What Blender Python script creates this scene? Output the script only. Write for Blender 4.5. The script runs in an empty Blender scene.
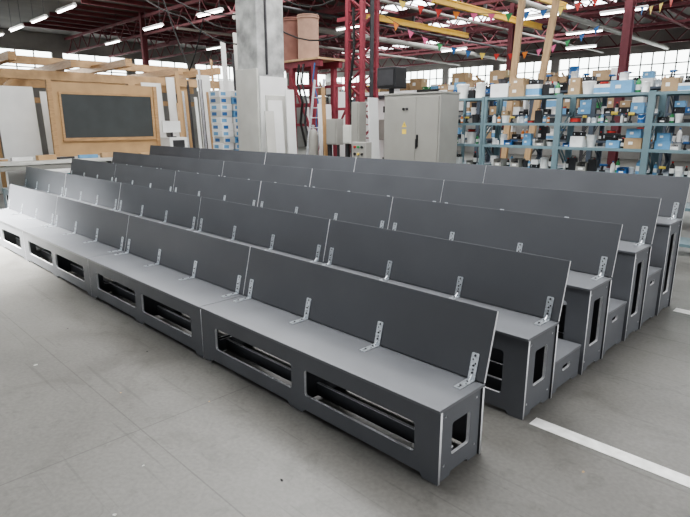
import bpy, bmesh, math, random
from mathutils import Vector, Matrix
random.seed(47)
S = 0.8   # layout units -> metres
scene = bpy.context.scene
COL = scene.collection
try: scene.view_settings.look = 'AgX - Medium High Contrast'
except Exception: pass

# ---------------------------------------------------------------- materials
def mat(name, c, rough=0.5, metal=0.0, var=0.12, scale=6.0, bump=0.0, emit=None, es=0.0, stretch=(1,1,1), spec=0.5):
    m = bpy.data.materials.new(name); m.use_nodes = True
    nt = m.node_tree; N = nt.nodes; L = nt.links
    b = N['Principled BSDF']
    b.inputs['Roughness'].default_value = rough
    b.inputs['Metallic'].default_value = metal
    b.inputs['Specular IOR Level'].default_value = spec
    tc = N.new('ShaderNodeTexCoord'); mp = N.new('ShaderNodeMapping')
    mp.inputs['Scale'].default_value = stretch
    nz = N.new('ShaderNodeTexNoise'); nz.inputs['Scale'].default_value = scale; nz.inputs['Detail'].default_value = 5
    L.new(tc.outputs['Object'], mp.inputs['Vector']); L.new(mp.outputs['Vector'], nz.inputs['Vector'])
    cr = N.new('ShaderNodeValToRGB')
    cr.color_ramp.elements[0].position = 0.3; cr.color_ramp.elements[1].position = 0.7
    cr.color_ramp.elements[0].color = (c[0]*(1-var), c[1]*(1-var), c[2]*(1-var), 1)
    cr.color_ramp.elements[1].color = (min(1,c[0]*(1+var)), min(1,c[1]*(1+var)), min(1,c[2]*(1+var)), 1)
    L.new(nz.outputs['Fac'], cr.inputs['Fac']); L.new(cr.outputs['Color'], b.inputs['Base Color'])
    if bump > 0:
        bp = N.new('ShaderNodeBump'); bp.inputs['Strength'].default_value = bump; bp.inputs['Distance'].default_value = 0.01
        L.new(nz.outputs['Fac'], bp.inputs['Height']); L.new(bp.outputs['Normal'], b.inputs['Normal'])
    if emit:
        b.inputs['Emission Color'].default_value = (*emit, 1); b.inputs['Emission Strength'].default_value = es
    return m

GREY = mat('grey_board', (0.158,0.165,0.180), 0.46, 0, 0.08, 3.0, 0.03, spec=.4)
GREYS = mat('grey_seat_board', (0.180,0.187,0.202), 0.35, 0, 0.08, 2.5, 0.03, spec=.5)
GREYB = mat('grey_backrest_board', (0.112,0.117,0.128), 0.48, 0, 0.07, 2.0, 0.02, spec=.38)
EDGE = mat('light_board_edge', (0.80,0.81,0.83), 0.6, 0, 0.12, 20)
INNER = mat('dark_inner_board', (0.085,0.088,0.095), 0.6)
ZINC = mat('zinc_steel', (0.72,0.76,0.80), 0.30, 0.7, 0.25, 55)
WOOD = mat('pine_wood', (0.47,0.30,0.155), 0.6, 0, 0.18, 5, 0.05, stretch=(1,1,6))
WOODL = mat('pale_timber', (0.47,0.315,0.175), 0.6, 0, 0.20, 4, stretch=(5,1,1))
WOODP = mat('plywood', (0.50,0.33,0.175), 0.55, 0, 0.10, 3)
WHITE = mat('white_board', (0.82,0.83,0.82), 0.6, 0, 0.06, 2)
OFFW = mat('offwhite_board', (0.60,0.60,0.565), 0.65, 0, 0.10, 2)
CHALK = mat('chalkboard', (0.060,0.068,0.070), 0.7, 0, 0.10, 2.5)
RED = mat('red_painted_steel', (0.26,0.045,0.062), 0.6, 0, 0.2, 4)
DRED = mat('dark_red_steel', (0.16,0.045,0.055), 0.7, 0, 0.2, 3)
YEL = mat('yellow_painted_steel', (0.70,0.43,0.05), 0.5, 0, 0.1, 3)
CAB = mat('cabinet_grey_paint', (0.30,0.295,0.27), 0.45, 0, 0.06, 3)
CABS = mat('cabinet_pale_grey', (0.34,0.335,0.31), 0.45, 0, 0.06, 3)  # paler mix of the cabinet grey, for the body around the darker doors
BLACK = mat('black_plastic', (0.02,0.02,0.022), 0.45)
DARK = mat('dark_metal', (0.06,0.06,0.065), 0.5, 0.3)
RACK = mat('rack_bluegrey_steel', (0.17,0.25,0.28), 0.45, 0.2, 0.08, 6)
RACKD = mat('rack_dark_steel', (0.08,0.10,0.13), 0.5, 0.2)
BLUE = mat('blue_plastic', (0.03,0.13,0.34), 0.4)
LBLUE = mat('light_blue_print', (0.16,0.36,0.58), 0.5)
CARD = mat('cardboard', (0.38,0.27,0.16), 0.8, 0, 0.1, 8)
TAPE = mat('packing_tape', (0.55,0.45,0.30), 0.35)
PAPER = mat('white_paper', (0.80,0.80,0.78), 0.7)
REDP = mat('red_plastic', (0.50,0.04,0.03), 0.4)
GREEN = mat('green_plastic', (0.05,0.28,0.10), 0.4)
ORANGE = mat('orange_plastic', (0.65,0.20,0.03), 0.45)
PINK = mat('pink_fabric', (0.75,0.15,0.30), 0.7)
TEAL = mat('teal_paint', (0.07,0.30,0.33), 0.45)
CONC = mat('column_concrete', (0.40,0.41,0.405), 0.8, 0, 0.38, 3.5, 0.3)
TUBEB = mat('brown_cardboard_tube', (0.22,0.12,0.10), 0.95, spec=.1)
TUBET = mat('tan_cardboard_tube', (0.34,0.23,0.18), 0.95, spec=.1)
WALL = mat('wall_plaster', (0.32,0.32,0.305), 0.85, 0, 0.3, 0.6)
CEIL = mat('ceiling_panel', (0.12,0.11,0.105), 0.85, 0, 0.35, 0.5)
GLASSE = mat('daylight_glazing', (0.9,0.95,0.95), 0.3, emit=(0.92,0.98,0.95), es=5.5)
SKYE = mat('skylight_glazing', (0.9,0.95,1.0), 0.3, emit=(0.95,0.98,1.0), es=6.5)
TUBE = mat('fluorescent_tube', (1,1,1), 0.3, emit=(1,0.98,0.95), es=14.0)
LINEW = mat('worn_white_paint', (0.86,0.86,0.83), 0.6, 0, 0.18, 14)
WARN = mat('yellow_warning_label', (0.74,0.55,0.10), 0.5)
RUBBER = mat('black_rubber', (0.015,0.015,0.015), 0.7)

def floor_mat():
    m = bpy.data.materials.new('concrete_floor'); m.use_nodes = True
    nt = m.node_tree; N = nt.nodes; L = nt.links; b = N['Principled BSDF']
    tc = N.new('ShaderNodeTexCoord')
    def noise(sc,det,ro=.5,di=0):
        n=N.new('ShaderNodeTexNoise'); n.inputs['Scale'].default_value=sc; n.inputs['Detail'].default_value=det; n.inputs['Roughness'].default_value=ro; n.inputs['Distortion'].default_value=di
        L.new(tc.outputs['Object'], n.inputs['Vector']); return n
    def ramp(src,p0,c0,p1,c1):
        r=N.new('ShaderNodeValToRGB'); e=r.color_ramp.elements; e[0].position=p0; e[0].color=(*c0,1); e[1].position=p1; e[1].color=(*c1,1); L.new(src,r.inputs['Fac']); return r.outputs['Color']
    def mul(a,b_,f=1.0):
        x=N.new('ShaderNodeMixRGB'); x.blend_type='MULTIPLY'; x.inputs[0].default_value=f; L.new(a,x.inputs[1]); L.new(b_,x.inputs[2]); return x.outputs['Color']
    n1=noise(0.7,9,.58,.3); n2=noise(45,4); n3=noise(1.5,8,.6,1.0); n4=noise(7,6,.65,1.2)
    c=ramp(n1.outputs['Fac'],.28,(0.138,0.134,0.124),.74,(0.212,0.207,0.193))
    c=mul(c,ramp(n3.outputs['Fac'],.32,(.68,.67,.66),.48,(1,1,1)),.75)
    c=mul(c,ramp(n4.outputs['Fac'],.34,(.70,.70,.69),.43,(1,1,1)),.5)
    c=mul(c,ramp(n2.outputs['Fac'],.35,(.86,.86,.86),.65,(1.06,1.06,1.06)),.8)
    for rot,seed in ((.5,1.6),(-.9,1.1),(1.3,2.2)):
        mp=N.new('ShaderNodeMapping'); mp.inputs['Rotation'].default_value=(0,0,rot); mp.inputs['Scale'].default_value=(.4,16,1)
        n5=N.new('ShaderNodeTexNoise'); n5.inputs['Scale'].default_value=seed; n5.inputs['Detail'].default_value=2
        L.new(tc.outputs['Object'],mp.inputs['Vector']); L.new(mp.outputs['Vector'],n5.inputs['Vector'])
        c=mul(c,ramp(n5.outputs['Fac'],.28,(.62,.62,.62),.32,(1,1,1)),.5)
    mp = N.new('ShaderNodeMapping'); mp.inputs['Location'].default_value = (2.64, -1.1, 0)
    br = N.new('ShaderNodeTexBrick'); br.offset = 0; br.inputs['Scale'].default_value = 1.0
    br.inputs['Brick Width'].default_value = 3.6; br.inputs['Row Height'].default_value = 3.6
    br.inputs['Mortar Size'].default_value = 0.005; br.inputs['Mortar Smooth'].default_value = 0.6
    br.inputs['Color1'].default_value = (1,1,1,1); br.inputs['Color2'].default_value = (0.94,0.94,0.94,1); br.inputs['Mortar'].default_value = (0.64,0.64,0.64,1)
    L.new(tc.outputs['Object'], mp.inputs['Vector']); L.new(mp.outputs['Vector'], br.inputs['Vector'])
    c=mul(c,br.outputs['Color'])
    L.new(c, b.inputs['Base Color'])
    rr = N.new('ShaderNodeMapRange'); rr.inputs[3].default_value = 0.26; rr.inputs[4].default_value = 0.50
    L.new(n3.outputs['Fac'], rr.inputs[0]); L.new(rr.outputs[0], b.inputs['Roughness'])
    bp = N.new('ShaderNodeBump'); bp.inputs['Strength'].default_value = 0.08; bp.inputs['Distance'].default_value = 0.01
    L.new(n2.outputs['Fac'], bp.inputs['Height']); L.new(bp.outputs['Normal'], b.inputs['Normal'])
    return m
FLOOR = floor_mat()

# ---------------------------------------------------------------- mesh helpers
class M:
    def __init__(s): s.bm = bmesh.new()
    def _tag(s, verts, mi):
        fs = set()
        for v in verts:
            for f in v.link_faces: fs.add(f)
        for f in fs: f.material_index = mi
    def box(s, x0,x1,y0,y1,z0,z1, mi=0):
        r = bmesh.ops.create_cube(s.bm, size=1)
        mtx = Matrix.Translation(((x0+x1)/2,(y0+y1)/2,(z0+z1)/2)) @ Matrix.Diagonal((abs(x1-x0),abs(y1-y0),abs(z1-z0),1))
        bmesh.ops.transform(s.bm, matrix=mtx, verts=r['verts']); s._tag(r['verts'], mi); return s
    def beam(s, p, q, w, h, mi=0, up=(0,0,1)):
        p=Vector(p); q=Vector(q); d=q-p; Ln=d.length; z=d.normalized(); u=Vector(up)
        if abs(z.dot(u))>0.98: u=Vector((0,1,0))
        x=u.cross(z).normalized(); y=z.cross(x)
        rot=Matrix((x,y,z)).transposed().to_4x4()
        r=bmesh.ops.create_cube(s.bm,size=1)
        bmesh.ops.transform(s.bm, matrix=Matrix.Translation((p+q)/2)@rot@Matrix.Diagonal((w,h,Ln,1)), verts=r['verts']); s._tag(r['verts'], mi); return s
    def cyl(s, p, q, r1, r2=None, seg=16, mi=0):
        p=Vector(p); q=Vector(q); d=q-p
        r=bmesh.ops.create_cone(s.bm, cap_ends=True, segments=seg, radius1=r1, radius2=r1 if r2 is None else r2, depth=d.length)
        rot=d.to_track_quat('Z','Y').to_matrix().to_4x4()
        bmesh.ops.transform(s.bm, matrix=Matrix.Translation((p+q)/2)@rot, verts=r['verts']); s._tag(r['verts'], mi); return s
    def tube(s, pts, r, seg=8, mi=0):
        pts=[Vector(p) for p in pts]; rings=[]
        for i,p in enumerate(pts):
            d=(pts[min(i+1,len(pts)-1)]-pts[max(i-1,0)]).normalized()
            u=Vector((0,0,1)) if abs(d.z)<.9 else Vector((0,1,0))
            x=u.cross(d).normalized(); y=d.cross(x)
            rings.append([s.bm.verts.new(p+x*r*math.cos(2*math.pi*k/seg)+y*r*math.sin(2*math.pi*k/seg)) for k in range(seg)])
        for a,b in zip(rings,rings[1:]):
            for k in range(seg):
                f=s.bm.faces.new([a[k],a[(k+1)%seg],b[(k+1)%seg],b[k]]); f.material_index=mi
        s.bm.faces.new(rings[0][::-1]); s.bm.faces.new(rings[-1]); return s
    def lathe(s, prof, seg=16, mi=0, c=(0,0,0)):
        rings=[]
        for r,z in prof:
            if r<1e-5: rings.append([s.bm.verts.new((c[0],c[1],c[2]+z))])
            else: rings.append([s.bm.verts.new((c[0]+r*math.cos(2*math.pi*i/seg),c[1]+r*math.sin(2*math.pi*i/seg),c[2]+z)) for i in range(seg)])
        for a,b in zip(rings,rings[1:]):
            for i in range(seg):
                j=(i+1)%seg
                vs=[a[i%len(a)],a[j%len(a)],b[j%len(b)],b[i%len(b)]]
                u=[]
                for v in vs:
                    if v not in u: u.append(v)
                if len(u)>=3:
                    f=s.bm.faces.new(u); f.material_index=mi
        return s
    def poly(s, pts, mi=0):
        f=s.bm.faces.new([s.bm.verts.new(p) for p in pts]); f.material_index=mi; return s
    def prism(s, pts, x0, x1, mi=0):
        a=[s.bm.verts.new((x0,y,z)) for y,z in pts]; b=[s.bm.verts.new((x1,y,z)) for y,z in pts]
        n=len(pts); fs=[s.bm.faces.new(a[::-1]), s.bm.faces.new(b)]
        for i in range(n): fs.append(s.bm.faces.new([a[i],a[(i+1)%n],b[(i+1)%n],b[i]]))
        for f in fs: f.material_index=mi
        return s
    def add_mesh(s, me, mtx, mi=None):
        n=len(s.bm.verts); nf=len(s.bm.faces)
        s.bm.from_mesh(me); s.bm.verts.ensure_lookup_table(); s.bm.faces.ensure_lookup_table()
        bmesh.ops.transform(s.bm, matrix=mtx, verts=s.bm.verts[n:])
        if mi is not None:
            for f in s.bm.faces[nf:]: f.material_index=mi
        return s
    def mesh(s, name, mats, smooth=False):
        bmesh.ops.recalc_face_normals(s.bm, faces=s.bm.faces)
        me=bpy.data.meshes.new(name); s.bm.to_mesh(me); s.bm.free()
        for m in (mats if isinstance(mats,(list,tuple)) else [mats]): me.materials.append(m)
        if smooth:
            me.polygons.foreach_set('use_smooth',[True]*len(me.polygons))
            try: me.set_sharp_from_angle(angle=math.radians(35))
            except Exception: pass
        return me

def obj(name, me, parent=None, loc=(0,0,0), rot=(0,0,0), bevel=0, label=None, cat=None, kind=None, group=None):
    o=bpy.data.objects.new(name, me); COL.objects.link(o)
    o.location=loc; o.rotation_euler=rot
    if parent: o.parent=parent
    if bevel:
        b=o.modifiers.new('bevel','BEVEL'); b.width=bevel; b.segments=2; b.limit_method='ANGLE'
    if label: o['label']=label
    if cat: o['category']=cat
    if kind: o['kind']=kind
    if group: o['group']=group
    return o
def top(name,label,cat,loc=(0,0,0),rot=(0,0,0),group=None):
    return obj(name,None,None,loc,rot,0,label,cat,None,group)
def kids(o): return [c for c in bpy.data.objects if c.parent==o]
KC={}
def clone(root, loc, rot=None, scale=None, label=None, group=None):
    if root.name not in KC:
        KC[root.name]=[(c,kids(c)) for c in kids(root)]
    n=root.copy(); COL.objects.link(n); n.location=loc
    if rot is not None: n.rotation_euler=rot
    if scale is not None: n.scale=scale
    if label: n['label']=label
    if group: n['group']=group
    for c,gk in KC[root.name]:
        m=c.copy(); COL.objects.link(m); m.parent=n
        for g in gk:
            h=g.copy(); COL.objects.link(h); h.parent=m
    return n

def rrect(x0,x1,y0,y1,r,seg=4):
    pts=[]
    for cx,cy,a0 in ((x1-r,y1-r,0),(x0+r,y1-r,90),(x0+r,y0+r,180),(x1-r,y0+r,270)):
        for i in range(seg+1):
            a=math.radians(a0+90*i/seg); pts.append((cx+r*math.cos(a),cy+r*math.sin(a)))
    return pts
def circ(cx,cy,r,n=10): return [(cx+r*math.cos(2*math.pi*i/n),cy+r*math.sin(2*math.pi*i/n)) for i in range(n)]
def plate(outer, holes, t):
    cu=bpy.data.curves.new('tmp','CURVE'); cu.dimensions='2D'; cu.fill_mode='BOTH'; cu.extrude=t/2
    for pl in [outer]+holes:
        sp=cu.splines.new('POLY'); sp.points.add(len(pl)-1)
        for p,(x,y) in zip(sp.points,pl): p.co=(x,y,0,1)
        sp.use_cyclic_u=True
    o=bpy.data.objects.new('tmp',cu); COL.objects.link(o)
    dg=bpy.context.evaluated_depsgraph_get(); dg.update()
    me=bpy.data.meshes.new_from_object(o.evaluated_get(dg))
    bpy.data.objects.remove(o); bpy.data.curves.remove(cu)
    me.materials.clear()
    for p in me.polygons: p.material_index = 0 if abs(p.normal.z)>0.5 else 1
    return me
def XZ(y): return Matrix(((1,0,0,0),(0,0,-1,y),(0,1,0,0),(0,0,0,1)))
def YZ(x): return Matrix(((0,0,1,x),(1,0,0,0),(0,1,0,0),(0,0,0,1)))

# ---------------------------------------------------------------- benches
L=2.49; G=0.004; TH=0.02; DEP=0.46
X0=-1.530; Y0=2.290; PITCH=0.997; RISE=0.13; SEAT=0.473
def feet_outline(a,b,h,fw=0.11,nh=0.028,mid=True):
    o=[(a,0),(a+fw,0),(a+fw+0.02,nh)]
    if mid:
        c=(a+b)/2; o+=[(c-0.09,nh),(c-0.07,0),(c+0.07,0),(c+0.09,nh)]
    o+=[(b-fw-0.02,nh),(b-fw,0),(b,0),(b,h),(a,h)]
    return o
tilt=math.atan2(0.1,0.425)
def bracket_mesh(up):
    leg1=plate(rrect(-0.025,0.025,-0.16,0.0,0.008),[circ(0.0,-0.138,0.009),circ(-0.010,-0.105,0.007),circ(0.010,-0.075,0.007)],0.005)
    leg2=plate(rrect(-0.025,0.025,0.0,up,0.008),[circ(0.0,up-.017,0.009),circ(-0.010,up-.043,0.007),circ(0.010,up-.065,0.007),circ(0,0.065,0.007)],0.005)
    m=M()
    m.add_mesh(leg1, Matrix.Translation((0,0,0.0025)),0)
    R=Matrix(((1,0,0,0),(0,math.sin(tilt),-math.cos(tilt),0),(0,math.cos(tilt),math.sin(tilt),0),(0,0,0,1)))
    m.add_mesh(leg2, Matrix.Translation((0,-0.0028,0.0))@R,0)
    for yy in (-0.12,-0.045): m.cyl((0,yy,0.004),(0,yy,0.010),0.007,seg=6,mi=1)
    for t in (0.045,0.09):
        c=Vector((0,math.sin(tilt)*t,math.cos(tilt)*t)); n=Vector((0,-math.cos(tilt),math.sin(tilt)))
        m.cyl(c+n*0.004,c+n*0.011,0.007,seg=6,mi=1)
    m.prism([(-0.035,0.004),(0.004,0.004),(0.012,0.042)],-0.003,0.003)
    return m.mesh('bracket',[ZINC,DARK])
BR=bracket_mesh(.170)

def bench_module(k):
    h=SEAT+RISE*k
    root=top('bench_module','dark grey board bench module with tilted backrest and cut-out box base','bench')
    a,b=-L+G,-G
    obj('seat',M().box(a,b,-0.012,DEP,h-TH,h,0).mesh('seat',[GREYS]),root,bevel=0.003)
    ph=h-TH
    w0,w1=0.14,h-0.14
    holes=[rrect(-1.146,-0.18,w0,w1,0.022),rrect(-2.28,-1.287,w0,w1,0.022)]
    obj('front_panel',M().add_mesh(plate(feet_outline(a,b,ph),holes,TH),XZ(TH/2)).mesh('front_panel',[GREY,EDGE]),root)
    obj('rear_panel',M().add_mesh(plate(feet_outline(a,b,ph),[rrect(-2.25,-1.32,w0,w1,0.02),rrect(-1.17,-0.24,w0,w1,0.02)],TH),XZ(DEP-TH/2-0.005)).mesh('rear_panel',[INNER,EDGE]),root)
    e0=0.2 if k else 0.13
    y0,y1=TH+0.010,DEP-TH-0.010
    out=[(y0,0),(y0+0.10,0),(y0+0.115,0.022),(y1-0.115,0.022),(y1-0.10,0),(y1,0),(y1,ph),(y0,ph)]
    pl=plate(out,[rrect(0.14,0.325,e0,h-0.135,0.018),circ(0.07,ph-0.05,0.008),circ(0.39,ph-0.05,0.008),circ(0.07,0.09,0.008),circ(0.39,0.09,0.008)],TH)
    for x in (b-TH/2-0.012, a+TH/2+0.012):
        obj('end_panel',M().add_mesh(pl,YZ(x)).mesh('end_panel',[GREY,EDGE]),root)
    obj('inner_rib',M().box(-L/2-0.01,-L/2+0.01,TH+0.004,DEP-TH-0.008,0.03,ph-0.005,0).mesh('inner_rib',[INNER]),root)
    obj('brace',M().box(a+0.05,b-0.05,0.20,0.22,0.035,0.13,0).box(a+0.05,b-0.05,0.20,0.22,0.13,0.136,1).mesh('brace',[GREY,EDGE]),root)
    s,c=math.sin(tilt),math.cos(tilt)
    yb,zb=0.440,h+0.006
    LB=0.445 if k!=2 else .452
    p0=(yb,zb); p1=(yb+s*LB,zb+c*LB); p2=(p1[0]+c*TH,p1[1]-s*TH); p3=(yb+c*TH,zb-s*TH)
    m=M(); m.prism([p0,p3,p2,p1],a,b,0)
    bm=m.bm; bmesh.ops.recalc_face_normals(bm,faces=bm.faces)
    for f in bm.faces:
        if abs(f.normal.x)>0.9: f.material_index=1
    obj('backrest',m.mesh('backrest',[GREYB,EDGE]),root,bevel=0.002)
    for x in (-0.09,-0.86,-1.62,-2.39):
        obj('bracket',BR,root,(x,yb-0.0015,h+0.001),label='galvanised steel angle bracket with bolt holes')
    return root
for k in range(5):
    base=bench_module(k)
    Yk=Y0+PITCH*k
    base['group']=['front row of benches','second row of benches','third row of benches','fourth row of benches','rear row of benches'][k]
    base['label']=['low dark grey board bench module with tilted backrest','dark grey bench module, slightly raised, with tilted backrest','raised dark grey bench module behind a foot platform','tall dark grey bench module behind a foot platform','tallest dark grey bench module beside the workshop aisle'][k]
    base.location=(X0,Yk,0)
    n=4 if k==0 else 5
    for j in range(1,n):
        clone(base,(X0-j*L,Yk+random.uniform(-0.006,0.006),0))

def platform(k):
    p=0.27+RISE*(k-1)
    y0,y1=DEP+0.008,PITCH-0.024
    root=top('foot_platform','grey board foot platform box between two bench rows','platform')
    a,b=-L+G,-G-0.004
    obj('top_board',M().box(a,b,y0,y1,p-TH,p).mesh('top_board',[GREYS]),root,bevel=0.003)
    out=[(y0,0),(y0+0.1,0),(y0+0.115,0.022),(y1-0.115,0.022),(y1-0.10,0),(y1,0),(y1,p-TH),(y0,p-TH)]
    c=(y0+y1)/2
    pl=plate(out,[rrect(c-0.07,c+0.07,p-0.13,p-0.085,0.02)],TH)
    for x in (b-TH/2-0.006,a+TH/2+0.006):
        obj('end_panel',M().add_mesh(pl,YZ(x)).mesh('end_panel',[GREY,EDGE]),root)
    obj('front_panel',M().box(a+0.04,b-0.04,y0+0.005,y0+0.025,0.0,p-TH).mesh('front_panel',[INNER]),root)
    obj('rear_panel',M().box(a+0.04,b-0.04,y1-0.025,y1-0.005,0.0,p-TH).mesh('rear_panel',[INNER]),root)
    return root
for k in (1,2,3):
    base=platform(k); base['group']='foot platforms between the benches'
    Yk=Y0+PITCH*k; base.location=(X0-0.01,Yk,0)
    for j in range(1,5): clone(base,(X0-0.01-j*L,Yk,0))

# ---------------------------------------------------------------- room shell
def struct(name,me,loc=(0,0,0)): return obj(name,me,None,loc,kind='structure')
XW,YW,ZC=-36,34,7.0
struct('floor',M().box(XW,12,-10,YW,-0.1,0).mesh('floor',FLOOR))
struct('ceiling',M().box(XW,12,-10,YW,ZC,ZC+0.15).mesh('ceiling',CEIL))
m=M(); m.box(XW-0.3,XW,-10,YW+0.3,0,4.2); m.box(XW-0.3,XW,-10,YW+0.3,6.0,ZC)
y=-10
while y<YW: m.box(XW-0.3,XW,y,y+0.6,4.2,6.0); y+=4.4
struct('wall_left',m.mesh('wall_left',WALL))
m=M(); m.box(XW,12,YW,YW+0.3,0,3.9); m.box(XW,12,YW,YW+0.3,5.7,ZC)
x=XW
while x<12: m.box(x,x+0.5,YW,YW+0.3,3.9,5.7); x+=4.0
struct('wall_back',m.mesh('wall_back',WALL))
i=1
y=-10+0.6
while y<YW-1:
    m=M(); m.box(XW-0.2,XW-0.15,y,y+3.8,4.2,6.0,0)
    for q in range(1,4): m.box(XW-0.15,XW-0.1,y+q*0.95-0.03,y+q*0.95+0.03,4.2,6.0,1)
    m.box(XW-0.15,XW-0.1,y,y+3.8,5.07,5.13,1)
    struct('window_%d'%i,m.mesh('window',[GLASSE,DARK])); i+=1; y+=4.4
x=XW+0.5
while x<11:
    m=M(); m.box(x,x+3.5,YW+0.15,YW+0.2,3.9,5.7,0)
    for q in range(1,6): m.box(x+q*0.583-0.03,x+q*0.583+0.03,YW+0.1,YW+0.15,3.9,5.7,1)
    for zz in (4.5,5.1): m.box(x,x+3.5,YW+0.1,YW+0.15,zz-.03,zz+.03,1)
    struct('window_%d'%i,m.mesh('window',[GLASSE,DARK])); i+=1; x+=4.0
for (sx,sy,w,d) in [(-14,20.3,9,1.0),(-14,25.3,9,1.0),(-3,20.3,8,1.0),(-3,25.3,8,1.0),(-3,15.3,8,1.2),(-26,30.3,8,1.0),(-6,2,8,1.4),(-6,7.5,8,1.4)]:
    m=M(); m.box(sx-w/2,sx+w/2,sy-d/2,sy+d/2,ZC-0.05,ZC-0.01,0)
    for q in range(1,8): m.box(sx-w/2+q*w/8-0.03,sx-w/2+q*w/8+0.03,sy-d/2,sy+d/2,ZC-0.07,ZC-0.05,1)
    struct('window_%d'%i,m.mesh('skylight',[SKYE,DARK])); i+=1

obj('floor_marking_line',M().box(-1.48,6,3.28,3.39,0.0005,0.003).mesh('line',LINEW),None,label='worn white painted line on the concrete floor',cat='floor marking')
obj('floor_marking_line',M().box(-1.46,6,6.56,6.70,0.0005,0.003).mesh('line',LINEW),None,label='worn white painted line on the concrete floor by the shelving',cat='floor marking')

# ---------------------------------------------------------------- roof trusses, purlins, crane
def truss():
    root=top('roof_truss','dark red steel lattice roof truss under the ceiling','roof truss',group='red steel roof trusses')
    obj('top_chord',M().box(-35.9,8,-0.05,0.05,6.72,6.84).mesh('top_chord',DRED),root)
    obj('bottom_chord',M().box(-35.9,8,-0.05,0.05,5.95,6.05).mesh('bottom_chord',DRED),root)
    m=M(); x=-35.5; f=0
    while x<7:
        m.beam((x,0,6.0 if f==0 else 6.78),(x+0.7,0,6.78 if f==0 else 6.0),0.045,0.045); f=1-f; x+=0.7
    obj('lattice',m.mesh('lattice',DRED),root); return root
t=truss(); t.location=(0,12.8,0)
for yy in (15.3,17.8,21.3,22.8,26.5,27.8,32.6): clone(t,(0,yy,0))
p=obj('roof_purlin',M().box(-0.05,0.05,0,24,6.84,6.995).mesh('purlin',DRED),None,(-33,9.8,0),label='dark red steel purlin carrying the roof panels',cat='roof beam',group='roof purlins')
for q in range(1,30):
    n=p.copy(); COL.objects.link(n); n.location=(-33+q*1.3,9.8,0)
for (xx,r,mt) in [(-22.5,.06,CABS),(-18.3,.12,CABS),(-16.0,.05,DARK),(-12.9,.05,CABS),(-9.6,.10,CAB),(-7.2,.05,DRED),(-5.0,.08,CABS),(-4.4,.04,DARK)]:
    obj('service_pipe',M().cyl((xx,12.6,5.95-r),(xx,33.9,5.95-r),r,seg=12).mesh('pipe',mt),None,label='long service pipe fixed under the roof trusses',cat='pipe')
def girder(x,y0,y1,z,wd,h,hy):
    cr=top('overhead_crane','slim yellow crane runway beam hung beneath the trusses','crane')
    obj('girder',M().box(x-wd/2,x+wd/2,y0,y1,z,z+h).box(x-wd*.9,x+wd*.9,y0,y1,z+h,z+h+.04).box(x-wd*.9,x+wd*.9,y0,y1,z-.04,z).mesh('girder',YEL),cr)
    for yy in hy: obj('hanger',M().box(x-.05,x+.05,yy-.04,yy+.04,z+h+.04,5.95).mesh('hanger',DARK),cr)
girder(-14.0,15.2,21.6,5.58,.07,.12,(15.3,17.8,21.3))
girder(-10.9,14.8,22,5.62,.07,.13,(15.3,17.8,21.3))
girder(-8.6,14.8,19,5.67,.06,.11,(15.3,17.8))

fl=top('fluorescent_light','white hanging fluorescent tube fitting','light',(-25.5,7.3,0),group='hanging fluorescent lights')
obj('housing',M().prism([(-0.09,5.62),(0.09,5.62),(0.04,5.70),(-0.04,5.70)],-0.75,0.75).mesh('housing',WHITE),fl)
obj('tube',M().cyl((-0.72,0,5.60),(0.72,0,5.60),0.03,seg=10).mesh('tube',TUBE),fl)
obj('suspension_wire',M().cyl((-0.6,0,5.69),(-0.6,0,7.0),0.008,seg=6).mesh('wire',DARK),fl)
obj('suspension_wire',M().cyl((0.6,0,5.69),(0.6,0,7.0),0.008,seg=6).mesh('wire',DARK),fl)
for (x,y) in [(-22.8,7.3),(-20.1,7.3),(-28.2,7.3),(-17.4,11),(-21.5,11),(-26.7,11.6),(-16,16.4),(-20,16.6),(-25,16),
              (-7.3,20.5),(-4,19.9),(-9.8,19.5),(-10,24),(-5.5,25),(-3.4,16),(-5.8,16.4),(-17,25),(-22,24),(-12,28.6)]:
    clone(fl,(x,y,0))

# ---------------------------------------------------------------- central column
c=top('structural_column','square worn pale grey concrete column with white board cladding below','column',(-13.3,10,0))
obj('shaft',M().box(-0.47,0.47,-0.47,0.47,0,7.0).mesh('shaft',CONC),c,bevel=0.02)
obj('cladding',M().box(-0.50,0.50,-0.54,-0.48,0,3.45).mesh('cladding',OFFW),c,bevel=0.005)
obj('cladding',M().box(0.48,0.54,-0.46,0.50,0.0,3.25).mesh('cladding',WHITE),c,bevel=0.005)
obj('cladding',M().box(0.54,0.57,-0.30,0.42,0.0,2.75).mesh('cladding',OFFW),c,bevel=0.005)
obj('conduit',M().box(.475,.52,-.2,-.15,3.3,7.0).mesh('conduit',DARK),c)

lt=top('lattice_tower','red painted steel lattice tower column','column',(-10.3,11.0,0))
for sx in (-0.26,0.26):
    for sy in (-0.26,0.26):
        obj('post',M().box(sx-0.05,sx+0.05,sy-0.05,sy+0.05,0.02,7.0).mesh('post',RED),lt)
m=M(); z=0.2; f=1
while z<6.6:
    for s_ in (-0.26,0.26):
        m.beam((-0.26*f,s_,z),(0.26*f,s_,z+0.35),0.04,0.03); m.beam((s_,-0.26*f,z),(s_,0.26*f,z+0.35),0.04,0.03)
        m.beam((-0.26,s_,z),(0.26,s_,z),0.04,0.03)
    z+=0.35; f=-f
obj('lattice',m.mesh('lattice',RED),lt)
obj('base_plate',M().box(-0.45,0.45,-0.45,0.45,0,0.02).mesh('base',DARK),lt)
obj('cable_tray',M().box(0.32,0.35,-0.06,0.06,0.5,6.6).mesh('tray',DARK),lt)
obj('hose',M().tube([(-.1,-.33,.6),(-.16,-.34,1.4),(0,-.36,2.1),(-.12,-.34,2.9),(.05,-.35,3.8),(0,-.33,4.8)],.035).mesh('hose',RUBBER),lt)
obj('side_arm',M().box(-.9,-.31,-.03,.03,4.6,4.7).mesh('arm',RED),lt)

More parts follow.
